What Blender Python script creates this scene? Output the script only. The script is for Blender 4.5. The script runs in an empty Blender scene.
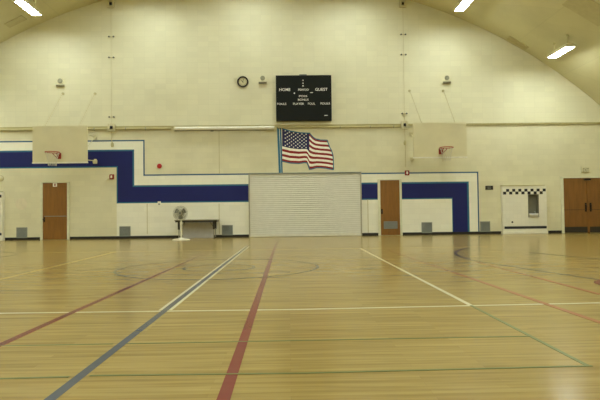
import bpy, bmesh, math, random
from mathutils import Vector, Matrix
random.seed(7)
SC = bpy.context.scene
COL = SC.collection
PI = math.pi

# ------------------------------------------------------------------ camera
FPX, CAMH = 536.0, 0.885
D = 20.5                                   # distance of the end wall
YU = D - 0.07                              # face of the slightly proud upper wall
ROT = (Matrix.Rotation(-math.radians(1.196), 3, 'Z') @ Matrix.Rotation(PI/2 + math.radians(1.431), 3, 'X')
       @ Matrix.Rotation(-math.radians(0.694), 3, 'Z'))
CAM = Vector((0, 0, CAMH))
cd = bpy.data.cameras.new('camera')
cd.sensor_width = 36.0; cd.lens = FPX*36.0/600.0; cd.clip_end = 200; cd.clip_start = 0.05
co = bpy.data.objects.new('camera', cd); COL.objects.link(co)
co.matrix_world = Matrix.Translation(CAM) @ ROT.to_4x4()
SC.camera = co

def ray(px, py):
    return ROT @ Vector(((px-300)/FPX, (200-py)/FPX, -1))
def W(px, py, y=D):                        # measured point of the photo -> (x, z) on an upright plane at depth y
    d = ray(px, py); t = y/d.y
    return d.x*t, CAMH + d.z*t
def F(px, py):                             # measured point of the photo -> (x, y) on the floor
    d = ray(px, py); t = -CAMH/d.z
    return d.x*t, d.y*t

# ------------------------------------------------------------------ vault
AX, AZ, AR = -1.2, -10.03, 20.01
XL, XR = AX-14.6, AX+14.6
YB = -9.0
def ceil_z(x): return AZ + math.sqrt(AR*AR-(x-AX)**2)

# ------------------------------------------------------------------ materials
def lin(c):
    out = []
    for v in c:
        v /= 255.0
        out.append(v/12.92 if v <= 0.04045 else ((v+0.055)/1.055)**2.4)
    return out
MATS = {}
def mat(name, rgb, rough=0.6, metal=0.0, var=0.06, nscale=6.0, bump=0.0, spec=0.5, stretch=(1, 1, 1), emit=0.0, ecol=None):
    if name in MATS: return MATS[name]
    m = bpy.data.materials.new(name); m.use_nodes = True
    nt = m.node_tree; b = nt.nodes['Principled BSDF']
    b.inputs['Roughness'].default_value = rough
    b.inputs['Metallic'].default_value = metal
    b.inputs['Specular IOR Level'].default_value = spec
    c = lin(rgb)
    tc = nt.nodes.new('ShaderNodeTexCoord'); mp = nt.nodes.new('ShaderNodeMapping')
    mp.inputs['Scale'].default_value = stretch
    nz = nt.nodes.new('ShaderNodeTexNoise'); nz.inputs['Scale'].default_value = nscale; nz.inputs['Detail'].default_value = 4
    rp = nt.nodes.new('ShaderNodeValToRGB')
    rp.color_ramp.elements[0].position = 0.3; rp.color_ramp.elements[1].position = 0.7
    rp.color_ramp.elements[0].color = [max(0, v*(1-var)) for v in c]+[1]
    rp.color_ramp.elements[1].color = [min(1, v*(1+var)) for v in c]+[1]
    nt.links.new(tc.outputs['Object'], mp.inputs['Vector']); nt.links.new(mp.outputs['Vector'], nz.inputs['Vector'])
    nt.links.new(nz.outputs['Fac'], rp.inputs['Fac']); nt.links.new(rp.outputs['Color'], b.inputs['Base Color'])
    if bump:
        bp = nt.nodes.new('ShaderNodeBump'); bp.inputs['Strength'].default_value = bump; bp.inputs['Distance'].default_value = 0.01
        nt.links.new(nz.outputs['Fac'], bp.inputs['Height']); nt.links.new(bp.outputs['Normal'], b.inputs['Normal'])
    if emit:
        b.inputs['Emission Color'].default_value = (ecol or (1, 1, 1))+(1,) if len(ecol or (1, 1, 1)) == 3 else ecol
        b.inputs['Emission Strength'].default_value = emit
    MATS[name] = m
    return m

def block_mat(name, rgb, bw, bh, mortar=0.006, dark=0.86, bump=0.25, rough=0.55, dirt=0.10, offset=0.5):
    """painted masonry: joints from a brick texture in the wall's own x-z plane, a little grime"""
    m = bpy.data.materials.new(name); m.use_nodes = True
    nt = m.node_tree; b = nt.nodes['Principled BSDF']; L = nt.links
    b.inputs['Roughness'].default_value = rough; b.inputs['Specular IOR Level'].default_value = 0.35
    tc = nt.nodes.new('ShaderNodeTexCoord')
    sp = nt.nodes.new('ShaderNodeSeparateXYZ'); cb = nt.nodes.new('ShaderNodeCombineXYZ')
    L.new(tc.outputs['Object'], sp.inputs[0])
    ad = nt.nodes.new('ShaderNodeMath'); ad.operation = 'ADD'
    L.new(sp.outputs['X'], ad.inputs[0]); L.new(sp.outputs['Y'], ad.inputs[1])
    L.new(ad.outputs[0], cb.inputs['X']); L.new(sp.outputs['Z'], cb.inputs['Y'])
    br = nt.nodes.new('ShaderNodeTexBrick'); br.offset = offset
    br.inputs['Scale'].default_value = 1.0
    br.inputs['Brick Width'].default_value = bw; br.inputs['Row Height'].default_value = bh
    br.inputs['Mortar Size'].default_value = mortar; br.inputs['Mortar Smooth'].default_value = 0.4
    c = lin(rgb)
    br.inputs['Color1'].default_value = [v*1.02 for v in c]+[1]; br.inputs['Color2'].default_value = [v*0.97 for v in c]+[1]
    br.inputs['Mortar'].default_value = [v*dark for v in c]+[1]
    L.new(cb.outputs[0], br.inputs['Vector'])
    nz = nt.nodes.new('ShaderNodeTexNoise'); nz.inputs['Scale'].default_value = 0.8; nz.inputs['Detail'].default_value = 6
    L.new(tc.outputs['Object'], nz.inputs['Vector'])
    rp = nt.nodes.new('ShaderNodeValToRGB')
    rp.color_ramp.elements[0].position = 0.30; rp.color_ramp.elements[0].color = (1-dirt, 1-dirt*1.05, 1-dirt*1.3, 1)
    rp.color_ramp.elements[1].position = 0.62; rp.color_ramp.elements[1].color = (1, 1, 1, 1)
    L.new(nz.outputs['Fac'], rp.inputs['Fac'])
    mx = nt.nodes.new('ShaderNodeMix'); mx.data_type = 'RGBA'; mx.blend_type = 'MULTIPLY'; mx.inputs['Factor'].default_value = 1
    L.new(br.outputs['Color'], mx.inputs[6]); L.new(rp.outputs['Color'], mx.inputs[7])
    L.new(mx.outputs[2], b.inputs['Base Color'])
    bp = nt.nodes.new('ShaderNodeBump'); bp.inputs['Strength'].default_value = bump; bp.inputs['Distance'].default_value = 0.004; bp.invert = True
    L.new(br.outputs['Fac'], bp.inputs['Height']); L.new(bp.outputs['Normal'], b.inputs['Normal'])
    MATS[name] = m
    return m

def wood_floor_mat(name, tint=None, amt=0.0):
    """varnished strip floor, boards along x; tint = painted line colour over the same varnish"""
    m = bpy.data.materials.new(name); m.use_nodes = True
    nt = m.node_tree; b = nt.nodes['Principled BSDF']; L = nt.links
    tc = nt.nodes.new('ShaderNodeTexCoord')
    br = nt.nodes.new('ShaderNodeTexBrick'); br.offset = 0.37; br.squash = 1.0
    br.inputs['Scale'].default_value = 1.0
    br.inputs['Brick Width'].default_value = 1.1; br.inputs['Row Height'].default_value = 0.057
    br.inputs['Mortar Size'].default_value = 0.0008; br.inputs['Mortar Smooth'].default_value = 0.3
    c1, c2, cm = lin(FLOOR_A), lin(FLOOR_B), lin((150, 124, 78))
    br.inputs['Color1'].default_value = c1+[1]; br.inputs['Color2'].default_value = c2+[1]; br.inputs['Mortar'].default_value = cm+[1]
    L.new(tc.outputs['Object'], br.inputs['Vector'])
    mp = nt.nodes.new('ShaderNodeMapping'); mp.inputs['Scale'].default_value = (0.9, 16, 1)
    nz = nt.nodes.new('ShaderNodeTexNoise'); nz.inputs['Scale'].default_value = 1.6; nz.inputs['Detail'].default_value = 5
    L.new(tc.outputs['Object'], mp.inputs['Vector']); L.new(mp.outputs['Vector'], nz.inputs['Vector'])
    rp = nt.nodes.new('ShaderNodeValToRGB')
    rp.color_ramp.elements[0].position = 0.32; rp.color_ramp.elements[0].color = (0.80, 0.78, 0.74, 1)
    rp.color_ramp.elements[1].position = 0.68; rp.color_ramp.elements[1].color = (1.10, 1.10, 1.10, 1)
    L.new(nz.outputs['Fac'], rp.inputs['Fac'])
    mx = nt.nodes.new('ShaderNodeMix'); mx.data_type = 'RGBA'; mx.blend_type = 'MULTIPLY'; mx.inputs['Factor'].default_value = 1
    L.new(br.outputs['Color'], mx.inputs[6]); L.new(rp.outputs['Color'], mx.inputs[7])
    last = mx.outputs[2]
    if tint:
        m2 = nt.nodes.new('ShaderNodeMix'); m2.data_type = 'RGBA'; m2.inputs['Factor'].default_value = amt
        L.new(last, m2.inputs[6]); m2.inputs[7].default_value = lin(tint)+[1]; last = m2.outputs[2]
    L.new(last, b.inputs['Base Color'])
    nr = nt.nodes.new('ShaderNodeTexNoise'); nr.inputs['Scale'].default_value = 0.9; nr.inputs['Detail'].default_value = 3
    L.new(tc.outputs['Object'], nr.inputs['Vector'])
    mr = nt.nodes.new('ShaderNodeMapRange'); mr.inputs['To Min'].default_value = FLOOR_R[0]; mr.inputs['To Max'].default_value = FLOOR_R[1]
    L.new(nr.outputs['Fac'], mr.inputs['Value']); L.new(mr.outputs[0], b.inputs['Roughness'])
    b.inputs['IOR'].default_value = 1.45
    b.inputs['Specular IOR Level'].default_value = FLOOR_SPEC
    return m

FLOOR_A, FLOOR_B, FLOOR_R, FLOOR_SPEC = (168, 147, 86), (154, 132, 73), (0.17, 0.21), 0.13
M = {}
M['floor'] = wood_floor_mat('maple_floor')
M['wall'] = block_mat('cream_block', (224, 220, 188), 0.405, 0.203, dark=0.94, bump=0.1)
M['upper'] = block_mat('cream_upper_tile', (224, 221, 190), 0.405, 0.203, mortar=0.006, dark=0.93, bump=0.12, offset=0.0, dirt=0.06)
M['white_paint'] = block_mat('white_block', (241, 240, 222), 0.405, 0.203, dark=0.94, bump=0.1, dirt=0.05)
M['navy'] = block_mat('navy_block', (18, 28, 98), 0.405, 0.203, dark=0.9, bump=0.1, dirt=0.02)
M['teal'] = mat('teal_paint', (30, 104, 134), 0.5)
M['lineblue'] = mat('blue_line_paint', (28, 84, 126), 0.5)
M['ceiling'] = block_mat('ceiling_board', (212, 206, 164), 2.44, 1.22, mortar=0.012, dark=0.93, bump=0.15, rough=0.5, dirt=0.10)
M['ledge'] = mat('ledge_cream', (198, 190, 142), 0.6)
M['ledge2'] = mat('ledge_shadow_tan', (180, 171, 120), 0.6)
M['tan'] = mat('conduit_tan', (190, 182, 136), 0.55)
M['black'] = mat('black_rubber', (22, 21, 20), 0.5)
M['board'] = mat('backboard_cream', (216, 210, 172), 0.5, var=0.04, nscale=2)
M['creammetal'] = mat('cream_metal', (212, 206, 168), 0.45)
M['white'] = mat('white_enamel', (232, 230, 214), 0.4)
M['orange'] = mat('rim_orange', (176, 62, 36), 0.45)
M['redpad'] = mat('red_bracket', (140, 30, 26), 0.5)
M['net'] = mat('net_cord', (206, 202, 184), 0.8)
M['steel'] = mat('steel', (168, 168, 160), 0.3, 0.9)
M['bowl'] = mat('polished_steel', (226, 228, 230), 0.28, 0.55)
M['grey'] = mat('grey_metal', (134, 138, 128), 0.5)
M['spk'] = mat('speaker_grey', (150, 150, 126), 0.6)
M['rail'] = mat('rail_grey', (176, 172, 150), 0.5)
M['slat'] = mat('slat_shadow_brown', (110, 102, 70), 0.6)  # darkened so the slat paints the shadow under the screen case
M['case'] = mat('speaker_case', (226, 222, 190), 0.5)
M['dkgrey'] = mat('dark_grey', (70, 72, 70), 0.5)
M['wood'] = mat('oak_door', (136, 92, 34), 0.42, var=0.14, nscale=3, stretch=(6, 6, 0.7))
M['wood2'] = mat('walnut_door', (128, 86, 34), 0.42, var=0.14, nscale=3, stretch=(6, 6, 0.7))
M['kick'] = mat('kick_plate', (46, 40, 30), 0.4)
M['bronze'] = mat('dark_bronze', (44, 36, 28), 0.4, 0.5)
M['frame'] = mat('door_frame_paint', (220, 220, 192), 0.45)
M['shutter'] = mat('shutter_paint', (226, 225, 214), 0.45, var=0.03)
M['scoreboard'] = mat('scoreboard_black', (12, 17, 12), 0.5, spec=0.2)
M['letter'] = mat('white_lettering', (244, 243, 232), 0.5)
M['red'] = mat('signal_red', (176, 24, 24), 0.4)
M['flagred'] = mat('flag_red', (144, 24, 32), 0.6)
M['flagwhite'] = mat('flag_white', (246, 244, 230), 0.6)
M['flagblue'] = mat('flag_blue', (24, 28, 80), 0.6)
M['dial'] = mat('clock_dial', (196, 190, 148), 0.4)
M['tile'] = block_mat('white_tile', (232, 230, 212), 0.15, 0.15, mortar=0.003, dark=0.9, offset=0.0, rough=0.3, dirt=0.03)
M['blacktile'] = mat('black_tile', (24, 24, 30), 0.3)
M['navytile'] = mat('dark_tile', (32, 34, 46), 0.3)
M['recess'] = mat('recess_grey', (116, 114, 96), 0.45)
M['greysheet'] = mat('sheet_grey', (222, 221, 222), 0.5)
M['table'] = mat('table_laminate', (150, 140, 110), 0.4)
M['apron'] = mat('table_dark', (48, 46, 42), 0.5)
M['fanwhite'] = mat('fan_cream', (230, 226, 204), 0.45)
M['guard'] = mat('fan_guard', (176, 174, 150), 0.4)
M['fangrey'] = mat('fan_grey', (120, 120, 108), 0.4)
M['blade'] = mat('fan_blade', (96, 100, 96), 0.4)
M['wire'] = mat('cable_steel', (196, 188, 146), 0.6)
M['chain'] = mat('stay_cable', (196, 186, 138), 0.6)
M['signplate'] = mat('brown_sign', (40, 34, 28), 0.45)
M['exit'] = mat('exit_plate', (212, 207, 170), 0.5)
M['exitletter'] = mat('exit_letter', (120, 113, 78), 0.5)
M['patch'] = mat('wall_patch', (222, 214, 184), 0.6)
M['lamp'] = mat('lamp_diffuser', (255, 255, 245), 0.4, emit=54.0, ecol=(0.98, 1.05, 0.97))
M['vent'] = mat('register_tan', (190, 181, 136), 0.55)
M['panel'] = mat('ceiling_panel_tan', (196, 188, 144), 0.6)

# ------------------------------------------------------------------ mesh builder
class MB:
    def __init__(self): self.v = []; self.f = []; self.mi = []; self.sm = []
    def add(self, vs, fs, mi=0, smooth=False):
        n = len(self.v); self.v += [tuple(p) for p in vs]
        for q in fs: self.f.append([i+n for i in q]); self.mi.append(mi); self.sm.append(smooth)
        return self
    def box(self, x0, x1, y0, y1, z0, z1, mi=0, bev=0.0):
        if bev <= 0:
            vs = [(x, y, z) for x in (x0, x1) for y in (y0, y1) for z in (z0, z1)]
            return self.add(vs, [(0, 1, 3, 2), (4, 6, 7, 5), (0, 4, 5, 1), (2, 3, 7, 6), (0, 2, 6, 4), (1, 5, 7, 3)], mi)
        bm = bmesh.new(); bmesh.ops.create_cube(bm, size=1)
        for v in bm.verts:
            v.co = Vector(((x0+x1)/2+v.co.x*(x1-x0), (y0+y1)/2+v.co.y*(y1-y0), (z0+z1)/2+v.co.z*(z1-z0)))
        bmesh.ops.bevel(bm, geom=bm.edges[:], offset=bev, segments=2, affect='EDGES', clamp_overlap=True)
        bm.verts.index_update()
        self.add([v.co[:] for v in bm.verts], [[v.index for v in fc.verts] for fc in bm.faces], mi)
        bm.free(); return self
    def prism(self, pts, y0, y1, mi=0):       # outline in (x, z), from depth y0 (front) to y1
        n = len(pts)
        vs = [(x, y0, z) for x, z in pts]+[(x, y1, z) for x, z in pts]
        fs = [list(range(n)), list(range(2*n-1, n-1, -1))]
        fs += [(i, i+n, (i+1) % n+n, (i+1) % n) for i in range(n)]
        return self.add(vs, fs, mi)
    def lathe(self, prof, c, axis='Z', n=24, mi=0, cap=True):   # prof: (radius, height along the axis)
        c = Vector(c); vs = []
        for r, h in prof:
            for k in range(n):
                a = 2*PI*k/n; u, w = r*math.cos(a), r*math.sin(a)
                p = {'Z': (u, w, h), 'Y': (u, h, w), 'X': (h, u, w)}[axis]
                vs.append(c+Vector(p))
        fs = []
        for i in range(len(prof)-1):
            for k in range(n):
                a, b2 = i*n+k, i*n+(k+1) % n
                fs.append((a, b2, b2+n, a+n))
        self.add(vs, fs, mi, True)
        if cap:
            self.add(vs[:n], [list(range(n-1, -1, -1))], mi); self.add(vs[-n:], [list(range(n))], mi)
        return self
    def tube(self, pts, r, n=8, mi=0, closed=False):
        pts = [Vector(p) for p in pts]; m = len(pts); vs = []
        prev = None
        for i, p in enumerate(pts):
            if closed: t = pts[(i+1) % m]-pts[i-1]
            else: t = pts[min(i+1, m-1)]-pts[max(i-1, 0)]
            t.normalize()
            if prev is None:
                a = Vector((0, 0, 1)) if abs(t.z) < 0.9 else Vector((1, 0, 0))
                u = t.cross(a).normalized()
            else: u = (prev-t*prev.dot(t)).normalized()
            prev = u; w = t.cross(u)
            for k in range(n):
                a = 2*PI*k/n; vs.append(p+u*(r*math.cos(a))+w*(r*math.sin(a)))
        fs = []
        for i in range(m if closed else m-1):
            for k in range(n):
                a, b2 = i*n+k, i*n+(k+1) % n; j = ((i+1) % m)*n
                fs.append((a, b2, j+(k+1) % n, j+k))
        self.add(vs, fs, mi, True)
        if not closed:
            self.add(vs[:n], [list(range(n-1, -1, -1))], mi); self.add(vs[-n:], [list(range(n))], mi)
        return self
    def disc(self, c, r, y1, n=20, mi=0):     # short cylinder facing the room, from c.y to y1
        return self.lathe([(r, c[1]), (r, y1)], (c[0], 0, c[2]), 'Y', n, mi)
    def build(self, name, mats, parent=None, origin=None):
        """mesh given in world coordinates; origin (or the parent's place) becomes its pivot"""
        o0 = Vector(origin) if origin is not None else (wloc(parent) if parent is not None else Vector((0, 0, 0)))
        me = bpy.data.meshes.new(name)
        me.from_pydata([Vector(p)-o0 for p in self.v], [], self.f)
        if not isinstance(mats, (list, tuple)): mats = [mats]
        for q in mats: me.materials.append(q)
        me.polygons.foreach_set('material_index', self.mi); me.polygons.foreach_set('use_smooth', self.sm)
        me.update()
        bm = bmesh.new(); bm.from_mesh(me); bmesh.ops.recalc_face_normals(bm, faces=bm.faces[:]); bm.to_mesh(me); bm.free()
        o = bpy.data.objects.new(name, me); COL.objects.link(o)
        if parent is not None:
            o.parent = parent; o.location = o0-wloc(parent)
        else: o.location = o0
        return o
def wloc(o):
    p = Vector(o.location)
    while o.parent is not None:
        o = o.parent; p += o.location
    return p
def tag(o, label=None, cat=None, group=None, kind=None):
    if label: o['label'] = label
    if cat: o['category'] = cat
    if group: o['group'] = group
    if kind: o['kind'] = kind
    return o
def thing(name, loc, label, cat, group=None, kind=None):
    o = bpy.data.objects.new(name, None); COL.objects.link(o); o.location = loc; o.empty_display_size = 0.1
    return tag(o, label, cat, group, kind)
def copy_tree(o, parent=None):
    c = o.copy(); COL.objects.link(c)
    if parent is not None: c.parent = parent
    for ch in list(o.children): copy_tree(ch, c)
    return c
_dg = None
def letters(mb, s, xc, zc, w, h, y, mi=0, depth=0.004):
    """upright lettering facing the room, fitted into w x h about (xc, zc), standing proud of depth y"""
    cu = bpy.data.curves.new('lettering', 'FONT'); cu.body = s; cu.size = 1; cu.extrude = 0.0; cu.offset = 0.003; cu.resolution_u = 3
    ob = bpy.data.objects.new('lettering', cu); COL.objects.link(ob)
    bpy.context.view_layer.update()
    me = bpy.data.meshes.new_from_object(ob.evaluated_get(bpy.context.evaluated_depsgraph_get()))
    xs = [v.co.x for v in me.vertices]; zs = [v.co.y for v in me.vertices]
    sx = w/(max(xs)-min(xs)); sz = h/(max(zs)-min(zs)); cx = (max(xs)+min(xs))/2; cz = (max(zs)+min(zs))/2
    mb.add([(xc+(v.co.x-cx)*sx, y-depth, zc+(v.co.y-cz)*sz) for v in me.vertices], [list(p.vertices) for p in me.polygons], mi)
    bpy.data.objects.remove(ob); bpy.data.curves.remove(cu); bpy.data.meshes.remove(me)

# ------------------------------------------------------------------ the room
# door positions (floor standing): (x0, x1, top)
def span(px0, px1, py, y=D): return W(px0, py, y)[0], W(px1, py, y)[0]
d1x = span(43.2, 67.3, 210); d1h = W(55, 183)[1]
d3x = span(380.5, 399.6, 208); d3h = W(390, 180.2)[1]
d2x = span(248.8, 361.5, 205); d2h = W(305, 172.6)[1]
d4l = W(563.6, 205)[0]; d4x = (d4l, d4l+1.88); d4h = W(590, 178)[1]

mb = MB(); mb.box(XL-0.3, XR+0.3, YB-0.3, D+0.3, -0.2, 0.0)
floor = tag(mb.build('floor', M['floor']), 'varnished light maple strip floor of the gymnasium with painted court lines', 'floor', kind='structure')

LEDGE = W(290, 125)[1]
mb = MB(); mb.box(XL-0.2, XR+0.2, D, D+0.3, 0, LEDGE+0.02)
wall = tag(mb.build('wall_back', M['wall']), 'cream painted block end wall with navy painted band', 'wall', kind='structure')
xs = [XL-0.2+(XR-XL+0.4)*i/60 for i in range(61)]
pts = [(xs[0], LEDGE)]+[(xs[-1], LEDGE)]+[(x, ceil_z(x)+0.12) for x in reversed(xs)]
mb = MB()
n = len(xs)
vs = [(x, YU, LEDGE) for x in xs]+[(x, YU, ceil_z(x)+0.12) for x in xs]+[(x, D+0.3, LEDGE) for x in xs]+[(x, D+0.3, ceil_z(x)+0.12) for x in xs]
fs = []
for i in range(n-1):
    fs += [(i, i+1, i+1+n, i+n), (i+2*n, i+3*n, i+1+3*n, i+1+2*n), (i, i+2*n, i+1+2*n, i+1), (i+n, i+1+n, i+1+3*n, i+3*n)]
mb.add(vs, fs)
upper = tag(mb.build('wall_upper', M['upper']), 'pale gridded upper end wall above the ledge under the arched ceiling', 'wall', kind='structure')

mb = MB(); mb.box(XL-0.2, XL, YB, D+0.3, 0, ceil_z(XL)+0.2)
tag(mb.build('wall_left', M['wall']), 'cream block side wall of the gymnasium, left', 'wall', kind='structure')
mb = MB(); mb.box(XR, XR+0.2, YB, D+0.3, 0, ceil_z(XR)+0.2)
tag(mb.build('wall_right', M['wall']), 'cream block side wall of the gymnasium, right', 'wall', kind='structure')
mb = MB(); mb.prism([(XL-.2, 0), (XR+.2, 0)]+[(x, ceil_z(x)+0.12) for x in reversed(xs)], YB-0.2, YB)
tag(mb.build('wall_front', M['wall']), 'cream block wall behind the camera', 'wall', kind='structure')
# barrel vault
mb = MB(); N = 96; vs = []
for i in range(N+1):
    x = XL-0.2+(XR-XL+0.4)*i/N
    for y in (YB-0.2, D+0.3):
        vs.append((x, y, ceil_z(x))); vs.append((x, y, ceil_z(x)+0.25))
fs = []
for i in range(N):
    a, b = i*4, i*4+4
    fs += [(a, a+2, b+2, b), (a+1, b+1, b+3, a+3), (a, b, b+1, a+1), (a+2, a+3, b+3, b+2)]
mb.add(vs, fs, 0, False)
ceiling = tag(mb.build('ceiling', M['ceiling']), 'arched olive cream gymnasium ceiling', 'ceiling', kind='structure')
for p in ceiling.data.polygons: p.use_smooth = False

# ---- painted stripes on the end wall
def poly(name, pxs, m, t):
    mb = MB(); mb.prism([W(*p) for p in pxs], D-t, D+0.01)
    return mb.build(name, m, wall)
def rects(name, rs, m, t):
    mb = MB()
    for x0, x1, z0, z1 in rs: mb.box(x0, x1, D-t, D+0.01, z0, z1)
    return mb.build(name, m, wall)
X = lambda px, py=200: W(px, py)[0]
Z = lambda px, py: W(px, py)[1]
xl = XL
# left: heights
zt = Z(70, 141.2); zb1 = Z(60, 150.2); zb0 = Z(60, 168.0)          # thin line, band top / bottom on the raised stretch
zt2 = Z(196, 174.6); zc1 = Z(190, 184.7); zc0 = Z(190, 202.6)      # same on the lower stretch
xa0, xa1, xs1 = X(116.6, 185), X(134.2, 168), X(144.0, 158)
e = 0.045; th = 0.05
dl0, dl1 = d2x
wp = [(xl, zb1-.02), (xa1-.02, zb1-.02), (xa1-.02, zc1-.02), (dl0, zc1-.02), (dl0, zt2), (xs1, zt2), (xs1, zt), (xl, zt)]
def polyw(name, pts, m, t):
    mb = MB(); mb.prism(pts, D-t, D+0.01); return mb.build(name, m, wall)
polyw('white_stripe', wp, M['white_paint'], 0.0011)
polyw('white_dado', [(xa0, 0.0), (dl0, 0.0), (dl0, zc0+.02), (xa0, zc0+.02)], M['white_paint'], 0.0009)
def band(pts_out, pts_in):
    polyw('teal_edge', pts_out, M['teal'], 0.0020); polyw('navy_band', pts_in, M['navy'], 0.0028)
band([(xl, zb0), (xa0, zb0), (xa0, zc0), (dl0, zc0), (dl0, zc1), (xa1, zc1), (xa1, zb1), (xl, zb1)],
     [(xl, zb0+e), (xa0+e, zb0+e), (xa0+e, zc0+e), (dl0, zc0+e), (dl0, zc1-e*1.3), (xa1-e*1.3, zc1-e*1.3), (xa1-e*1.3, zb1-e*1.3), (xl, zb1-e*1.3)])
polyw('blue_line', [(xl, zt-th/2), (xs1-th/2, zt-th/2), (xs1-th/2, zt2-th/2), (dl0, zt2-th/2), (dl0, zt2+th/2), (xs1+th/2, zt2+th/2), (xs1+th/2, zt+th/2), (xl, zt+th/2)], M['lineblue'], 0.0026)
# right
zr = Z(420, 172.9); zrb1 = Z(420, 182.0); zrb0 = Z(420, 199.2)
xr_line, xr1, xr0 = X(478.3, 205), X(469.3, 210), X(452.2, 215)
polyw('white_stripe', [(dl1, zrb1-.02), (xr1-.02, zrb1-.02), (xr1-.02, 0), (xr_line, 0), (xr_line, zr), (dl1, zr)], M['white_paint'], 0.0011)
polyw('white_dado', [(dl1, 0), (xr0+.02, 0), (xr0+.02, zrb0+.02), (dl1, zrb0+.02)], M['white_paint'], 0.0009)
band([(dl1, zrb0), (xr0, zrb0), (xr0, 0), (xr1, 0), (xr1, zrb1), (dl1, zrb1)],
     [(dl1, zrb0+e), (xr0+e*.6, zrb0+e), (xr0+e*.6, 0), (xr1-e*1.6, 0), (xr1-e*1.6, zrb1-e*1.3), (dl1, zrb1-e*1.3)])
polyw('blue_line', [(dl1, zr-th/2), (xr_line-th/2, zr-th/2), (xr_line-th/2, 0), (xr_line+th/2, 0), (xr_line+th/2, zr+th/2), (dl1, zr+th/2)], M['lineblue'], 0.0026)
mb = MB(); c = W(21.3, 204); mb.disc((c[0], D-0.001, c[1]), 0.22, D+0.005, 28); mb.build('ball_mark', M['patch'], wall)
# vertical panel joints
mb = MB()
for px, a, b in ((147.2, 203.5, 234), (219.2, 203.5, 234), (219.2, 131, 173.5), (368, 199.5, 233)):
    x = X(px, (a+b)/2); mb.box(x-.012, x+.012, D-.0029, D+.005, Z(px, b), Z(px, a))
mb.build('panel_joint', M['tan'], wall)

# ---- ledge trim, baseboard
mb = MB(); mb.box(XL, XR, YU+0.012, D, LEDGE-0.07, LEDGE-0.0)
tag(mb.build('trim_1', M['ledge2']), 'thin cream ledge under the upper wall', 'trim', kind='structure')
fwx = (W(503.0, 215, D-.16)[0], W(547.0, 215, D-.16)[0])
fw2 = (W(2.3, 215, D-.16)[0]-(fwx[1]-fwx[0]), W(2.3, 215, D-.16)[0])
jw = 0.10
mb = MB()
for a, b in ((fw2[1]+.02, d1x[0]-jw), (d1x[1]+jw, d2x[0]), (d2x[1], d3x[0]-jw*.8), (d3x[1]+jw, fwx[0]-.01), (fwx[1]+.1, d4x[0]-jw), (d4x[1]+jw, XR)):
    mb.box(a, b, D-0.018, D, 0, 0.105, bev=0.004)
tag(mb.build('baseboard_back', M['black']), 'black rubber baseboard along the end wall', 'baseboard', kind='structure')

# ---- court lines (paint under the same varnish)
PAINT = {}
def line_m(key, rgb, amt):
    if key not in PAINT: PAINT[key] = wood_floor_mat('court_paint_'+key, rgb, amt)
    return PAINT[key]
LV = [0.0006]
def strip(x0, y0, x1, y1, w, m, h=None):
    if h is None: LV[0] += 0.00012; h = LV[0]
    a, b = Vector((x0, y0)), Vector((x1, y1)); d = (b-a).normalized(); nn = Vector((-d.y, d.x))*(w/2)
    c = [a+nn, b+nn, b-nn, a-nn]
    mb = MB(); mb.add([(p.x, p.y, z) for z in (-.001, h) for p in c], [(0, 1, 2, 3), (7, 6, 5, 4), (0, 4, 5, 1), (1, 5, 6, 2), (2, 6, 7, 3), (3, 7, 4, 0)])
    return mb.build('court_line', m, floor)
def ring(cx, cy, r, w, m, a0=0, a1=2*PI, n=96):
    LV[0] += 0.00012; h = LV[0]; mb = MB(); vs = []
    for i in range(n+1):
        a = a0+(a1-a0)*i/n
        for rr in (r-w/2, r+w/2): vs.append((cx+rr*math.cos(a), cy+rr*math.sin(a), h))
    mb.add(vs, [(2*i, 2*i+1, 2*i+3, 2*i+2) for i in range(n)])
    return mb.build('court_circle', m, floor)
red = line_m('red', (122, 36, 44), .92); redfaint = line_m('faded_red', (168, 92, 72), .6)
blu = line_m('blue', (60, 75, 98), .9); yel = line_m('cream', (226, 221, 184), .8); yelf = line_m('faint_cream', (214, 196, 128), .55)
grn = line_m('green', (78, 120, 84), .55); gry = line_m('grey', (84, 94, 90), .85); nav = line_m('navy', (48, 48, 78), .85)
yn = F(300, 309.3)[1]; yf = F(360, 248.5)[1]                       # near / far volleyball sidelines
xc_ = (F(247.5, 246.5)[0]+F(48.5, 400)[0])/2                       # centre line
seg2 = [(0, 311.4), (150, 310.3), (300, 309.4), (450, 307.3), (600, 303)]
_f = [F(*q) for q in seg2]
strip(_f[0][0]-6, _f[0][1], _f[2][0], _f[2][1], 0.042, yel); strip(_f[2][0], _f[2][1], _f[4][0]+1.5, _f[4][1]+.06, 0.042, yel)
strip(-6.5, yf, 4.9, yf, 0.05, yelf)
def seg(p, q, w, m, ext=0.0):
    a, b = Vector(F(*p)), Vector(F(*q)); d = (b-a).normalized(); b2 = b+d*ext
    strip(a.x, a.y, b2.x, b2.y, w, m)
bx0, by0 = F(165.3, 310.2)
seg((165.3, 310.2), (247.6, 246.3), 0.125, yel); seg((165.3, 310.2), (247.6, 246.3), 0.06, blu)
seg((165.3, 310.2), (49.5, 400), 0.058, blu, 1.5)
seg((276.6, 242.5), (223.3, 400), 0.066, red, 1.5)
seg((208, 252.3), (70, 313.5), 0.06, red); seg((70, 313.5), (0, 345), 0.06, red, .6)
seg((360, 248.3), (471, 305.5), 0.045, yel); seg((471, 305.5), (588, 366), 0.028, grn)
seg((115, 252), (0, 279.4), 0.05, yelf, 1)
seg((388, 250), (600, 322.5), 0.055, redfaint, 1)
xc_ = F(217, 267.7)[0]; xa_ = F(588, 366)[0]
g1 = F(300, 340.0)[1]; g2 = F(300, 373.5)[1]
seg((113, 344.0), (10, 345.8), 0.016, grn, .5); seg((126, 343.8), (530, 336.3), 0.016, grn)
seg((69, 377.0), (0, 378.8), 0.018, grn, .5); seg((90, 375.8), (300, 373.4), 0.018, grn); seg((300, 373.4), (592, 366), 0.018, grn)
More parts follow.
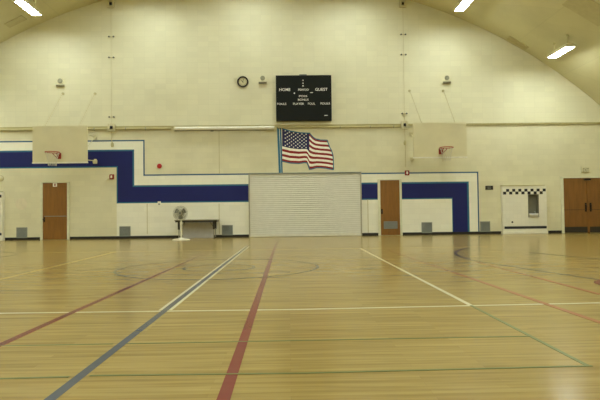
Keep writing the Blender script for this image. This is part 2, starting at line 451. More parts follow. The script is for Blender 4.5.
cy_ = F(217, 267.7)[1]
xc_ = F(219, 267.7)[0]
ring(xc_, cy_, 1.64, 0.045, gry); ring(xc_, cy_, 0.58, 0.045, gry)
# key circle and boundary at the right
A_, B_, C_ = (Vector(F(*q)) for q in ((456, 254), (469, 248), (470, 259.4)))
dd = 2*(A_.x*(B_.y-C_.y)+B_.x*(C_.y-A_.y)+C_.x*(A_.y-B_.y))
ux = (A_.length_squared*(B_.y-C_.y)+B_.length_squared*(C_.y-A_.y)+C_.length_squared*(A_.y-B_.y))/dd
uy = (A_.length_squared*(C_.x-B_.x)+B_.length_squared*(A_.x-C_.x)+C_.length_squared*(B_.x-A_.x))/dd
cc = Vector((ux, uy)); ang = lambda v: math.atan2(v.y-uy, v.x-ux) % (2*PI)
ring(ux, uy, (A_-cc).length, 0.07, nav, ang(B_), ang(C_), 40)
a = F(470, 260); b = F(600, 280); strip(a[0], a[1], b[0], b[1], 0.05, gry)
a = F(530, 252.5); b = F(600, 265); strip(a[0], a[1], b[0]+1, b[1]-.3, 0.05, gry)
a = F(478, 262); b = F(600, 294.5); strip(a[0], a[1], b[0], b[1], 0.05, redfaint)
ring(F(642, 284.5)[0], F(642, 284.5)[1], 0.25, 0.5, red)
c = F(8, 256); ring(c[0]-1.64, c[1], 1.64, 0.05, gry, -PI/2, PI/2, 40)

# ------------------------------------------------------------------ doors
def door_single(name, xr, h, label, grille, handle_px, m, seam=None):
    x0, x1 = xr; xm = (x0+x1)/2
    t = thing(name, (xm, D, 0), label, 'door', kind='structure')
    mb = MB(); mb.box(x0, x1, D-0.03, D+0.02, 0.012, h, bev=0.004)
    
    leaf = mb.build('door_leaf', m, t)
    mb = MB()
    mb.box(x0-jw, x0-.004, D-0.045, D+0.02, 0, h+.03, bev=0.004); mb.box(x1+.004, x1+jw*.85, D-0.045, D+0.02, 0, h+.03, bev=0.004)
    mb.box(x0-jw, x1+jw*.85, D-0.045, D+0.02, h+.004, h+.035, bev=0.004)
    mb.build('door_frame', M['frame'], t)
    hx, hz = W(*handle_px)
    mb = MB(); mb.box(hx-.03, hx+.03, D-.036, D-.028, hz-.10, hz+.09, bev=.004)
    mb.lathe([(.012, 0), (.012, -.05), (.028, -.055), (.03, -.075), (.018, -.09)], (hx, D-.036, hz), 'Y', 14)
    mb.build('door_handle', M['bronze'], leaf)
    return t, leaf
t, leaf = door_single('door_1', d1x, d1h, 'brown wooden door standing left of the fan below the left basketball hoop', None, (44.6, 219.5), M['wood'])
mb = MB(); a = Z(55, 216.2); mb.box(d1x[0]+.06, d1x[1]-.01, D-.042, D-.03, a-.014, a+.014, bev=.004); mb.build('push_bar', M['grey'], leaf)
mb = MB(); a = W(53.4, 186.8); b = W(57.6, 183.2)
mb.box(a[0], b[0], D-.05, D-.046, a[1], b[1])
mb.box(a[0]+.055, b[0]-.055, D-.052, D-.049, a[1]+.03, b[1]-.02, 1)
tag(mb.build('door_sign', [M['white'], M['redpad']], t), 'small white notice with a red centre')
t, leaf = door_single('door_3', d3x, d3h, 'brown wooden door with a louvred grille, right of the roll-up door', None, (381.8, 211.3), M['wood'])
mb = MB(); a = W(383.7, 228.8); b = W(397.2, 221.2)
mb.box(a[0], b[0], D-.046, D-.03, a[1], a[1]+.025); mb.box(a[0], b[0], D-.046, D-.03, b[1]-.025, b[1])
mb.box(a[0], a[0]+.025, D-.046, D-.03, a[1], b[1]); mb.box(b[0]-.025, b[0], D-.046, D-.03, a[1], b[1])
k = 9
for i in range(k):
    z = a[1]+.03+(b[1]-a[1]-.06)*i/(k-1)
    mb.add([(a[0]+.02, D-.043, z-.012), (b[0]-.02, D-.043, z-.012), (b[0]-.02, D-.031, z+.008), (a[0]+.02, D-.031, z+.008),
            (a[0]+.02, D-.041, z-.014), (b[0]-.02, D-.041, z-.014), (b[0]-.02, D-.029, z+.006), (a[0]+.02, D-.029, z+.006)],
            [(0, 1, 2, 3), (7, 6, 5, 4), (0, 4, 5, 1), (3, 2, 6, 7)])
mb.build('grille', M['grey'], leaf)

# double door, right
x0, x1 = d4x; xm = (x0+x1)/2
t = thing('door_4', (xm, D, 0), 'dark brown double door with black kick plates below the exit sign', 'door', kind='structure')
for s, a, b in ((-1, x0, xm-.035), (1, xm+.035, x1)):
    mb = MB(); mb.box(a, b, D-.03, D+.02, .012, d4h, bev=.004)
    zz = Z(575, 209.8); mb.box(a+.002, b-.002, D-.033, D-.02, zz-.007, zz+.007, 1)
    leaf = mb.build('door_leaf', [M['wood2'], M['kick']], t)
    mb = MB(); mb.box(a+.01, b-.01, D-.034, D-.029, .02, .24); mb.build('kick_plate', M['kick'], leaf)
    hx = b-.06 if s < 0 else a+.06
    hz = Z(585, 206.5)
    mb = MB(); mb.box(hx-.035, hx+.035, D-.038, D-.029, hz-.2, hz+.14, bev=.004)
    mb.tube([(hx, D-.036, hz-.13), (hx, D-.085, hz-.12), (hx, D-.085, hz+.07), (hx, D-.036, hz+.08)], .012)
    mb.build('pull_handle', M['bronze'], leaf)
mb = MB(); mb.box(xm-.034, xm+.034, D-.05, D+.02, 0, d4h, bev=.004); mb.build('centre_post', M['wood2'], t)
mb = MB(); mb.box(xm-.13, xm+.10, D-.1, D-.03, d4h-.09, d4h-.02, bev=.01); mb.tube([(xm-.05, D-.07, d4h-.05), (xm-.2, D-.1, d4h-.05)], .012); mb.build('door_closer', M['bronze'], t)
mb = MB()
mb.box(x0-jw, x0-.003, D-.045, D+.02, 0, d4h+.06, bev=.004); mb.box(x1+.003, x1+jw, D-.045, D+.02, 0, d4h+.06, bev=.004)
mb.box(x0-jw, x1+jw, D-.045, D+.02, d4h+.003, d4h+.06, bev=.004)
mb.build('door_frame', M['frame'], t)

# roll-up door
x0, x1 = d2x; h = d2h
t = thing('door_2', ((x0+x1)/2, D, 0), 'wide beige slatted roll-up door beneath the flag mural', 'door', kind='structure')
mb = MB(); prof = []; ns = 30; z0 = .09
for i in range(ns):
    za = z0+(h-.05-z0)*i/ns; sl = (h-.05-z0)/ns
    prof += [(D-.035, za), (D-.052, za+sl*.18), (D-.055, za+sl*.5), (D-.052, za+sl*.82)]
prof.append((D-.035, h-.05))
vs = [(x, y, z) for y, z in prof for x in (x0+.03, x1-.03)]
vs += [(x, D, z) for z in (h-.05, z0) for x in (x0+.03, x1-.03)]
q = len(prof)
fs = [(2*i, 2*i+1, 2*i+3, 2*i+2) for i in range(q+1)]+[(2*(q+1), 2*(q+1)+1, 1, 0)]
mb.add(vs, fs); mb.build('slat_curtain', M['shutter'], t)
mb = MB(); mb.box(x0+.03, x1-.03, D-.07, D, .012, .095, bev=.006); tag(mb.build('bottom_bar', M['white'], t), 'pale bottom bar')
for a, b in ((x0, x0+.05), (x1-.05, x1)):
    mb = MB(); mb.box(a, b, D-.085, D, 0, h, bev=.004); mb.build('guide_rail', M['rail'], t)
mb = MB(); mb.box(x0-.0, x1+.0, D-.09, D, h-.055, h+.0, bev=.004); tag(mb.build('head_trim', M['grey'], t), 'grey head trim')

# ------------------------------------------------------------------ wall vents
def vent(px0, py0, px1, py1, label):
    a = W(px0, py1); b = W(px1, py0); xm, zm = (a[0]+b[0])/2, (a[1]+b[1])/2
    t = thing('wall_vent', (xm, D, a[1]), label, 'vent', 'grey vents along the foot of the end wall')
    mb = MB(); fw = .035
    mb.box(a[0], b[0], D-.022, D, a[1], a[1]+fw); mb.box(a[0], b[0], D-.022, D, b[1]-fw, b[1])
    mb.box(a[0], a[0]+fw, D-.022, D, a[1]+fw, b[1]-fw); mb.box(b[0]-fw, b[0], D-.022, D, a[1]+fw, b[1]-fw)
    mb.build('vent_frame', M['grey'], t)
    mb = MB(); mb.box(a[0]+fw, b[0]-fw, D-.006, D, a[1]+fw, b[1]-fw, 1)
    k = 12
    for i in range(k):
        z = a[1]+fw+(b[1]-a[1]-2*fw)*(i+.5)/k
        mb.add([(a[0]+fw, D-.02, z-.012), (b[0]-fw, D-.02, z-.012), (b[0]-fw, D-.005, z+.008), (a[0]+fw, D-.005, z+.008),
                (a[0]+fw, D-.018, z-.014), (b[0]-fw, D-.018, z-.014), (b[0]-fw, D-.003, z+.006), (a[0]+fw, D-.003, z+.006)],
               [(0, 1, 2, 3), (7, 6, 5, 4), (0, 4, 5, 1), (3, 2, 6, 7)])
    mb.build('louvres', [M['grey'], M['dkgrey']], t)
vent(16.6, 227.3, 27.4, 238.0, 'grey louvred wall vent left of the brown single door under the left hoop')
vent(119.6, 226.2, 130.6, 236.4, 'grey louvred wall vent below the corner of the navy band, left of the fan')
vent(222.0, 225.0, 232.8, 235.4, 'grey louvred wall vent between the folding table and the roll-up door')
vent(421.6, 222.2, 432.0, 233.0, 'grey louvred wall vent between the grille door and the navy leg of the band')
vent(480.2, 221.3, 489.9, 231.9, 'grey louvred wall vent below the small dark sign, beside the tiled fountain panel')

# ------------------------------------------------------------------ scoreboard
a = W(276.3, 121.0, YU-.15); b = W(331.2, 75.2, YU-.15); sy = YU-.15
t = thing('scoreboard', ((a[0]+b[0])/2, YU, a[1]), 'black basketball scoreboard with white lettering hanging above the flag mural', 'scoreboard')
mb = MB(); mb.box(a[0], b[0], sy, YU, a[1], b[1], bev=.012); mb.build('cabinet', M['scoreboard'], t)
mb = MB(); fr = .03
mb.box(a[0], b[0], sy-.012, sy+.01, a[1], a[1]+fr); mb.box(a[0], b[0], sy-.012, sy+.01, b[1]-fr, b[1])
mb.box(a[0], a[0]+fr, sy-.012, sy+.01, a[1], b[1]); mb.box(b[0]-fr, b[0], sy-.012, sy+.01, a[1], b[1])
mb.build('bezel', M['scoreboard'], t)
mb = MB()
def word(s, px0, px1, py, hpx):
    p = W((px0+px1)/2, py, sy); w = W(px1, py, sy)[0]-W(px0, py, sy)[0]
    mb = MB(); letters(mb, s, p[0], p[1], w, hpx/FPX*sy, sy); mb.build('lettering', M['letter'], t)
word('HOME', 279.3, 290.3, 89.6, 2.9); word('PERIOD', 298.2, 308.8, 89.7, 2.1); word('GUEST', 315.3, 327.5, 89.4, 2.9)
word('POSS', 299.0, 307.2, 96.1, 2.0); word('BONUS', 298.0, 308.6, 99.7, 2.1)
word('FOULS', 277.3, 286.3, 103.9, 2.1); word('PLAYER', 293.1, 304.0, 103.8, 2.1); word('FOUL', 308.0, 315.2, 103.7, 2.1); word('FOULS', 320.6, 329.9, 103.5, 2.1)
for px, py, r in ((303, 80.4, .02), (303, 83.3, .022), (303, 85.9, .024), (294.4, 93.2, .026)):
    p = W(px, py, sy); mb = MB(); mb.disc((p[0], sy-.012, p[1]), r, sy+.002, 12); mb.build('indicator_lamp', M['letter'], t)
for px, py, w in ((311.6, 92.6, .10), (326, 115.4, .13)):
    p = W(px, py, sy); mb = MB(); mb.box(p[0]-w/2, p[0]+w/2, sy-.006, sy+.002, p[1]-.01, p[1]+.01); mb.build('indicator_bar', M['letter'], t)
p = W(303, 75.4, sy); mb = MB(); mb.box(p[0]-.14, p[0]+.14, sy-.02, sy+.05, p[1]-.02, p[1]+.035, bev=.006); mb.build('mounting_lug', M['dkgrey'], t)

# ------------------------------------------------------------------ wall clock
p = W(242.9, 82.0, YU); t = thing('wall_clock', (p[0], YU, p[1]), 'round wall clock with black rim and cream dial left of the scoreboard', 'clock')
R_ = 5.6/FPX*YU
mb = MB(); mb.lathe([(R_*.94, 0), (R_, -.02), (R_, -.055), (R_*.92, -.07), (R_*.74, -.06), (R_*.74, -.03)], (p[0], YU, p[1]), 'Y', 40, cap=False); mb.build('rim', M['bronze'], t)
mb = MB(); mb.disc((p[0], YU-.036, p[1]), R_*.75, YU-.001, 40)
for k in range(12):
    an = 2*PI*k/12; ca, sa = math.cos(an), math.sin(an); r0, r1 = R_*.56, R_*.69; w = .006
    mb.add([(p[0]+r*sa+s*w*ca, YU-.0375, p[1]+r*ca-s*w*sa) for r in (r0, r1) for s in (-1, 1)], [(0, 1, 3, 2)], 1)
mb.build('dial', [M['dial'], M['bronze']], t)
for nm, an, ln, w in (('hour_hand', -0.9, R_*.40, .011), ('minute_hand', 0.25, R_*.62, .008)):
    ca, sa = math.cos(an), math.sin(an)
    mb = MB(); mb.tube([(p[0]-.04*sa, YU-.043, p[1]-.04*ca), (p[0]+ln*sa, YU-.043, p[1]+ln*ca)], w, 6); mb.build(nm, M['bronze'], t)

# ------------------------------------------------------------------ emergency signal speakers on the upper wall
def speaker(px, py, label):
    p = W(px, py, YU); x, z = p
    t = thing('wall_speaker', (x, YU, z), label, 'speaker', 'small cream speaker boxes on the upper wall')
    mb = MB(); mb.box(x-.13, x+.13, YU-.06, YU, z-.16, z+.15, bev=.012); mb.build('case', M['case'], t)
    mb = MB(); mb.lathe([(.09, 0), (.09, -.02), (.075, -.03), (.02, -.022)], (x, YU-.068, z+.045), 'Y', 22); mb.build('round_grille', M['spk'], t)
    mb = MB()
    mb.box(x-.155, x+.155, YU-.08, YU-.05, z-.165, z-.095, 1)
    for k in range(8): xx = x-.14+.28*k/7; mb.box(xx-.006, xx+.006, YU-.088, YU-.075, z-.165, z-.095, 0)
    mb.build('vent_strip', [M['tan'], M['kick']], t)
speaker(60.9, 82.6, 'small cream speaker box with grey disc on the upper wall, above the left backboard')
speaker(262.8, 79.8, 'small cream speaker box with grey disc between the clock and the scoreboard')
speaker(446.4, 79.6, 'small cream speaker box with grey disc on the upper wall, above the right backboard')

# ------------------------------------------------------------------ projection screen housing
a = W(174.2, 130.8, D-.2); b = W(274.5, 126.4, D-.2); zc = (W(224, 128.2, D-.2)[1]); yc = D-.17; r = .076
t = thing('projection_screen', ((a[0]+b[0])/2, D, zc), 'long white rolled projection screen case on the wall left of the flag mural', 'projection screen')
mb = MB(); prof = [(r*math.cos(k*PI/8)*1.0, r*math.sin(k*PI/8)) for k in range(16)]
vs = [(x, yc+q[0], zc+q[1]) for x in (a[0], b[0]) for q in prof]; n = 16
mb.add(vs, [(k, (k+1) % n, (k+1) % n+n, k+n) for k in range(n)], 0, True); mb.add(vs[:n], [list(range(n))]); mb.add(vs[n:], [list(range(n))])
mb.build('case', M['white'], t)
for x in (a[0], b[0]):
    mb = MB(); mb.box(x-.02, x+.02, yc-.08, D-.0032, zc-.08, zc+.08, bev=.01); mb.build('end_bracket', M['creammetal'], t)
p = W(212, 131, yc); mb = MB(); mb.box(p[0]-.06, p[0]+.06, yc-.02, yc+.02, zc-r-.035, zc-r+.01, bev=.005); mb.build('pull_tab', M['dkgrey'], t)
mb = MB(); mb.box(a[0]+.02, b[0]-.02, yc-.03, yc+.03, zc-r-.012, zc-r+.008, bev=.004); mb.build('screen_slat', M['slat'], t)

# ------------------------------------------------------------------ conduits under the ledge
def conduit(px0, px1, py, r, y, m, label, brackets):
    xa, z = X(px0, py), Z((px0+px1)/2, py); xb = X(px1, py)
    t = thing('wall_conduit', ((xa+xb)/2, y, z), label, 'conduit', 'conduits under the ledge')
    mb = MB(); mb.tube([(xa, y, z), (xb, y, z)], r, 12); mb.build('pipe', m, t)
    for q in brackets:
        x = X(q, py); mb = MB(); mb.tube([(x+r*1.25*0, y+(r*1.2)*math.cos(k*PI/6), z+(r*1.2)*math.sin(k*PI/6)) for k in range(12)], .012, 6, closed=True)
        mb.box(x-.02, x+.02, y, D, z-.02, z+.02); mb.build('pipe_clamp', M['grey'], t)
conduit(-40, 171.5, 129.6, .042, D-.06, M['tan'], 'thick tan pipe under the ledge running behind the left backboard', (95, 126.3, 146))
conduit(277.5, 402.8, 127.2, .03, D-.05, M['ledge'], 'cream pipe under the ledge between the flag mural and the right backboard', (340, 370, 393.4))

# ------------------------------------------------------------------ cable pulleys and cables
def pulley(px, py, y, label):
    x, z = W(px, py, y)
    t = thing('wall_pulley', (x, y, z), label, 'pulley', 'cable pulley boxes on the end wall')
    mb = MB(); mb.box(x-.13, x+.13, y-.1, y, z-.15, z-.11, bev=.008); mb.box(x-.13, x-.06, y-.1, y, z-.12, z+.14, bev=.008)
    mb.box(x+.06, x+.13, y-.1, y, z-.12, z+.14, bev=.008); mb.box(x-.13, x+.13, y-.03, y, z-.12, z+.15)
    mb.build('housing', M['creammetal'], t)
    mb = MB(); mb.lathe([(.03, -.04), (.06, -.036), (.05, 0), (.06, .036), (.03, .04)], (x, y-.06, z+.0), 'X', 18); mb.build('sheave', M['black'], t)
    return x, z
xt1, zt1 = pulley(111.3, 4.2, YU, 'cream pulley box high on the wall under the ceiling, above the left cable')
xt2, zt2_ = pulley(402.6, 4.0, YU, 'cream pulley box high on the wall under the ceiling, above the right cable')
xb1, zb1_ = pulley(111.9, 127.6, YU+.0, 'cream pulley box at the ledge beside the left backboard')
xb2, zb2_ = pulley(404.4, 125.0, YU+.0, 'cream pulley box at the ledge beside the right backboard')
def hoist(xt, zt, xb, zb, pys, pxc, tailpx, label):
    t = thing('hoist_cable', ((xt+xb)/2, YU-.06, zb), label, 'cable', 'hoist cables on the end wall')
    y = YU-.035
    mb = MB(); mb.tube([(xt, y, zt-.14), (xb, y, zb+.15)], .007, 6)
    mb.build('cable', M['wire'], t)
    for py in pys:
        z = W(pxc, py, y)[1]; k = (z-zb)/(zt-zb); x = xb+(xt-xb)*k
        mb = MB(); mb.box(x-.13, x+.13, y+.012, YU-.0005, z-.014, z+.014, 1)
        for s in (-.085, .085): mb.disc((x+s, y-.02, z), .028, y+.02, 12)
        mb.build('cable_guide', [M['dkgrey'], M['tan']], t)
    if tailpx:
        p = W(tailpx[0], tailpx[1], YU-.05)
        mb = MB(); mb.tube([(xb, y, zb-.14), (xb+.01, YU-.05, zb-.7), (p[0], YU-.05, p[1])], .012, 6)
        mb.build('tail_cable', M['chain'], t)
        q = W(tailpx[2], tailpx[3], YU-.07); mb = MB(); mb.lathe([(.01, .12), (.05, .06), (.06, 0), (.04, -.08)], (q[0], YU-.07, q[1]), 'Z', 12); mb.build('cable_weight', M['tan'], t)
hoist(xt1, zt1, xb1, zb1_, (36.6, 57.4, 117), 111.5, (112.3, 146, 112.3, 145), 'thin vertical hoist cable with paired guides beside the left backboard')
hoist(xt2, zt2_, xb2, zb2_, (34.4, 54.6, 113.5), 403.5, (405.5, 167, 405, 143), 'thin vertical hoist cable with paired guides beside the right backboard')

# ------------------------------------------------------------------ basketball hoops
def hoop(yb, px0, px1, py0, py1, hooks, hookpy, posts, post_py, rim_px, rim_dx, box, label):
    a = W(px0, py1, yb); b = W(px1, py0, yb)
    x0, x1, z0, z1 = a[0], b[0], a[1], b[1]; xm = (x0+x1)/2
    t = thing('basketball_hoop', (xm, D, z0), label, 'basketball hoop', 'wall-mounted basketball hoops')
    mb = MB(); mb.box(x0, x1, yb, yb+.05, z0, z1, bev=.008); bd = mb.build('backboard', M['board'], t)
    mb = MB(); mb.box(x0-.01, x1+.01, yb-.012, yb+.06, z0-.035, z0+.012, bev=.006); tag(mb.build('bottom_edging', M['white'], t), 'pale bottom edging')
    # steel frame behind
    mb = MB()
    for z in (z0+.12, z1-.12): mb.box(x0+.08, x1-.08, yb+.05, yb+.10, z-.03, z+.03)
    for x in (x0+.35, x1-.35): mb.box(x-.03, x+.03, yb+.05, yb+.10, z0+.1, z1-.1)
    mb.build('back_frame', M['creammetal'], t)
    px = [W(q, 148)[0] for q in posts]; zu, zl = W(posts[0], post_py[0])[1], W(posts[0], post_py[1])[1]
    bx = (x0+.35, x1-.35)
    for k in (0, 1):
        
        for zz in (zu, zl):
            mb = MB(); mb.box(px[k]-.045, px[k]+.045, D-.05, D, zz-.07, zz+.07, bev=.006); mb.build('wall_plate', M['creammetal'], t)
        for zz, zbd in ((zu, z1-.2), (zl, z0+.12)):
            mb = MB(); mb.tube([(px[k], D-.05, zz), (bx[k], yb+.09, zbd)], .016, 8); mb.build('support_arm', M['creammetal'], t)
        mb = MB(); mb.tube([(px[k], D-.05, zu), (bx[k], yb+.09, z0+.14)], .012, 8); mb.build('diagonal_brace', M['creammetal'], t)
        hx, hz = W(hooks[k], hookpy, YU)
        mb = MB(); mb.tube([(hx, YU-.06, hz), (bx[k], yb+.07, z1-.08)], .009, 6); mb.build('stay_cable', M['chain'], t)
        mb = MB(); mb.disc((hx, YU-.02, hz), .05, YU, 12); mb.tube([(hx+.035*math.cos(i*PI/5), YU-.05+.0, hz+.035*math.sin(i*PI/5)) for i in range(10)], .01, 6, closed=True)
        mb.tube([(hx, YU-.01, hz+.03), (hx, YU-.055, hz+.035)], .012, 6); mb.build('wall_hook', M['tan'], t)
    for bp in box:
        q = W(bp[0], bp[1], D); mb = MB(); mb.box(q[0]-bp[2], q[0]+bp[2], D-.12, D, q[1]-bp[2], q[1]+bp[2], bev=.012); mb.build('pivot_box', M['creammetal'], t)
    # rim, bracket, net
    rc = W(rim_px[0], rim_px[1], yb-.40); rx, rz = rc; ry = yb-.42; rr = .229
    mb = MB(); mb.box(rx+rim_dx-.075, rx+rim_dx+.075, yb-.05, yb, rz-.19, rz+.02, bev=.01)
    mb.box(rx+rim_dx-.07, rx+rim_dx+.07, ry+rr-.01, yb-.03, rz-.03, rz+.01)
    mb.tube([(rx+rim_dx-.05, yb-.04, rz-.17), (rx-.09, ry+rr*.92, rz-.01)], .012, 6); mb.tube([(rx+rim_dx+.05, yb-.04, rz-.17), (rx+.09, ry+rr*.92, rz-.01)], .012, 6)
    mb.build('rim_bracket', M['redpad'], t)
    mb = MB(); mb.tube([(rx+rr*math.cos(2*PI*k/32), ry+rr*math.sin(2*PI*k/32), rz) for k in range(32)], .0135, 8, closed=True); mb.build('rim', M['orange'], t)
    mb = MB(); K = 12; rings = [(.222, 0), (.19, -.11), (.155, -.23), (.135, -.35), (.13, -.46)]
    for i in range(len(rings)-1):
        for k in range(K):
            for s in (-.5, .5):
                an = 2*PI*(k+(i % 2)*.5)/K; a2 = 2*PI*(k+(i % 2)*.5+s)/K
                r0, h0 = rings[i]; r1, h1 = rings[i+1]
                mb.tube([(rx+r0*math.cos(an), ry+r0*math.sin(an), rz+h0), (rx+r1*math.cos(a2), ry+r1*math.sin(a2), rz+h1)], .0045, 4)
    mb.build('net', M['net'], t)
    return t
hoop(D-1.9, 32.4, 87.3, 125.6, 162.6, (63.3, 95.4), 93.8, (63.3, 95.6), (137.5, 161.3), (52.6, 152.2), 0.05, ((95.6, 162.0, .07), (95.6, 138, .05)), 'cream basketball backboard with orange rim overlapping the navy band, left')
hoop(D-1.75, 413.6, 466.4, 122.3, 157.3, (409.4, 443.0), 91.0, (410.9, 443.3), (134, 159.2), (446.3, 147.6), -0.08, ((411.3, 134.2, .05), (411.8, 159.2, .05)), 'cream basketball backboard with orange rim on plain cream wall, right of the scoreboard')

# ------------------------------------------------------------------ flag mural
t_, b_ = W(281, 128), W(334, 170)
zz = W(280, 172.6)
t = thing('flag_mural', ((t_[0]+b_[0])/2, D, d2h+.0), 'painted mural of a waving stars and stripes flag above the roll-up door', 'mural')
def interp(tab, x):
    for (xa, ya), (xb, yb) in zip(tab, tab[1:]):
        if x <= xb: return ya+(yb-ya)*(x-xa)/(xb-xa)
    return tab[-1][1]
TOP = [(282.2, 128.8), (286, 129.7), (290, 131), (299, 132.6), (305, 133.0), (309.6, 133.2), (312.6, 136.8), (315.5, 138.9), (320.6, 140.0), (327, 140.2), (328.6, 144), (329.5, 147), (331.6, 150.6), (333, 155.5)]
BOT = [(282.2, 161.2), (286, 162.1), (290, 163), (299, 163.4), (305, 162.6), (307.2, 163.0), (309.5, 169.3), (312, 169.0), (316.5, 167.7), (321, 167.7), (326, 168.3), (333, 169.6)]
TOPS = [(282.2, 128.8), (286, 129.7), (290, 131), (299, 132.6), (305, 133.0), (309.6, 133.2), (312.6, 136.8), (315.5, 138.9), (320.6, 140.0), (327, 140.2), (330, 140.6), (333, 141.6)]
mb = MB(); U = 60
def P(px, py, t): q = W(px, py); return (q[0], D-t, q[1])
pxs_ = [282.2+(333-282.2)*i/U for i in range(U+1)]
for i in range(U):
    xa, xb = pxs_[i], pxs_[i+1]
    for s in range(13):
        def yy(x, k):
            tt, bb = interp(TOPS, x), interp(BOT, x); return tt+(bb-tt)*k/13
        def clipx(x, k):      # the fly end slants
            lim = interp([(139, 327.6), (143, 328.8), (147, 329.6), (151, 332), (156, 333), (172, 333.4)], yy(x, k)); return min(x, lim)
        m_ = 2 if (pxs_[i] < 308.8 and s < 7) else (0 if s % 2 == 0 else 1)
        qs = [(clipx(xa, s), yy(xa, s)), (clipx(xb, s), yy(xb, s)), (clipx(xb, s+1), yy(xb, s+1)), (clipx(xa, s+1), yy(xa, s+1))]
        if qs[1][0]-qs[0][0] < .01 and qs[2][0]-qs[3][0] < .01: continue
        mb.add([P(q[0], q[1], .0060) for q in qs]+[P(q[0], q[1], .0032) for q in qs], [(0, 1, 2, 3), (7, 6, 5, 4), (0, 4, 5, 1), (1, 5, 6, 2), (2, 6, 7, 3), (3, 7, 4, 0)], m_)
# fifty stars
for row in range(9):
    nst = 6 if row % 2 == 0 else 5
    for k in range(nst):
        u = (k+.5)/6 if nst == 6 else (k+1)/6
        x = 283.2+(308.2-283.2)*u
        tt, bb = interp(TOPS, x), interp(BOT, x); bb = tt+(bb-tt)*7/13; y = tt+(bb-tt)*(row+.75)/9.6
        c = W(x, y); ro, ri = .034, .015
        pts = [(c[0]+(ro if j % 2 == 0 else ri)*math.sin(j*PI/5), c[1]+(ro if j % 2 == 0 else ri)*math.cos(j*PI/5)) for j in range(10)]
        mb.prism(pts, D-.0078, D-.005, 1)
mb.build('painted_flag', [M['flagred'], M['flagwhite'], M['flagblue']], t)
# outline
out = [(p[0], p[1]) for p in TOP]+[(333.4, 162), (333.5, 169.6)]
mb = MB()
def ribbon(pts, wpx, t):
    for (xa, ya), (xb, yb) in zip(pts, pts[1:]):
        a, b = Vector(W(xa, ya)), Vector(W(xb, yb)); d = (b-a)
        if d.length < 1e-6: continue
        d.normalize(); a -= d*.012; b += d*.012; nn = Vector((-d.y, d.x))*(wpx/FPX*D/2)
        mb.prism([tuple(a+nn), tuple(b+nn), tuple(b-nn), tuple(a-nn)], D-t, D-.0032)
ribbon(out, 1.0, .0088); ribbon(BOT, 1.0, .0088)
mb.build('flag_outline', M['teal'], t)
mb = MB(); zb = d2h/1.0
def pole(pxa, pxb, m_, t, w):
    a, b = W(pxa, 127.0), W(pxb, 172.6)
    b = (b[0], d2h+.002)
    mb.prism([(a[0]-w, a[1]), (a[0]+w, a[1]), (b[0]+w, b[1]), (b[0]-w, b[1])], D-t, D-.0032, m_)
pole(278.0, 279.9, 0, .0056, .042); pole(280.3, 282.0, 0, .0057, .03); pole(279.1, 280.9, 1, .0046, .03)
c = W(278.6, 127.2); mb.disc((c[0], D-.0062, c[1]), .06, D-.0032, 14, 0)
mb.build('painted_flagpole', [M['teal'], M['flagwhite']], t)

# ------------------------------------------------------------------ alarms and small wall fittings
p = W(159.6, 166.1); t = thing('alarm_bell', (p[0], D, p[1]), 'small round red alarm bell on the cream wall above the navy band', 'alarm bell')
mb = MB(); mb.lathe([(.09, -.015), (.095, -.03), (.085, -.06), (.055, -.082), (.015, -.09)], (p[0], D, p[1]), 'Y', 24); mb.build('gong', M['red'], t)
mb = MB(); mb.box(p[0]-.05, p[0]+.05, D-.02, D, p[1]-.05, p[1]+.05, bev=.005); mb.build('mounting_base', M['redpad'], t)
def strobe(px, py, label):
    x, z = W(px, py); t = thing('fire_alarm', (x, D, z), label, 'fire alarm', 'red and white fire alarms')
    mb = MB(); mb.box(x-.085, x+.085, D-.055, D, z-.095, z+.095, bev=.01); mb.build('case', M['redpad'], t)
    mb = MB(); mb.box(x-.035, x+.03, D-.085, D-.05, z-.05, z+.055, bev=.01); tag(mb.build('strobe_lens', M['white'], t), 'white strobe lens')
strobe(112.0, 176.9, 'small red and white fire alarm on cream wall inside the step of the navy band')
strobe(406.9, 173.0, 'small red and white fire alarm on the thin blue line above the grille door')
p = W(159.4, 203.0); t = thing('pull_station', (p[0], D, p[1]), 'tiny white and grey box on the lower edge of the navy band above the fan', 'switch box')
mb = MB(); mb.box(p[0]-.06, p[0]+.06, D-.04, D, p[1]-.08, p[1]+.06, bev=.008); mb.build('case', M['white'], t)
mb = MB(); mb.box(p[0]-.035, p[0]+.035, D-.055, D-.038, p[1]-.07, p[1]-.02, bev=.004); mb.build('pull_lever', M['grey'], t)
p = W(0.8, 178.3); t = thing('wall_bell', (p[0], D, p[1]), 'small cream dome at the photo edge above the left tiled panel', 'bell')
mb = MB(); mb.lathe([(.10, 0), (.10, -.03), (.08, -.07), (.03, -.09)], (p[0], D, p[1]), 'Y', 20); mb.build('dome', M['creammetal'], t)
mb = MB(); mb.lathe([(.115, 0), (.115, -.02), (.10, -.025)], (p[0], D, p[1]), 'Y', 20); mb.build('back_plate', M['tan'], t)

# ------------------------------------------------------------------ signs
a, b = W(485.3, 189.9), W(493.0, 185.7)
t = thing('wall_sign', ((a[0]+b[0])/2, D, a[1]), 'small dark brown sign with pale writing above the right wall vent', 'sign')
mb = MB(); mb.box(a[0], b[0], D-.015, D, a[1], b[1], bev=.004); mb.build('plate', M['signplate'], t)
zm = (a[1]+b[1])/2; xm = (a[0]+b[0])/2
for r_, ws in ((.027, (.035, .02, .03)), (-.027, (.02, .035, .03))):
    x = xm-.065; mb = MB()
    for w in ws: mb.box(x, x+w, D-.0165, D-.0145, zm+r_-.013, zm+r_+.013); x += w+.014
    mb.build('lettering', M['grey'], t)
a, b = W(581.9, 172.2), W(588.1, 168.0)
t = thing('exit_sign', ((a[0]+b[0])/2, D, a[1]), 'small pale unlit exit sign on the wall above the double door', 'sign')
mb = MB(); mb.box(a[0]-.03, b[0]+.03, D-.06, D, a[1]-.01, b[1]+.03, bev=.008); mb.build('case', M['exit'], t)
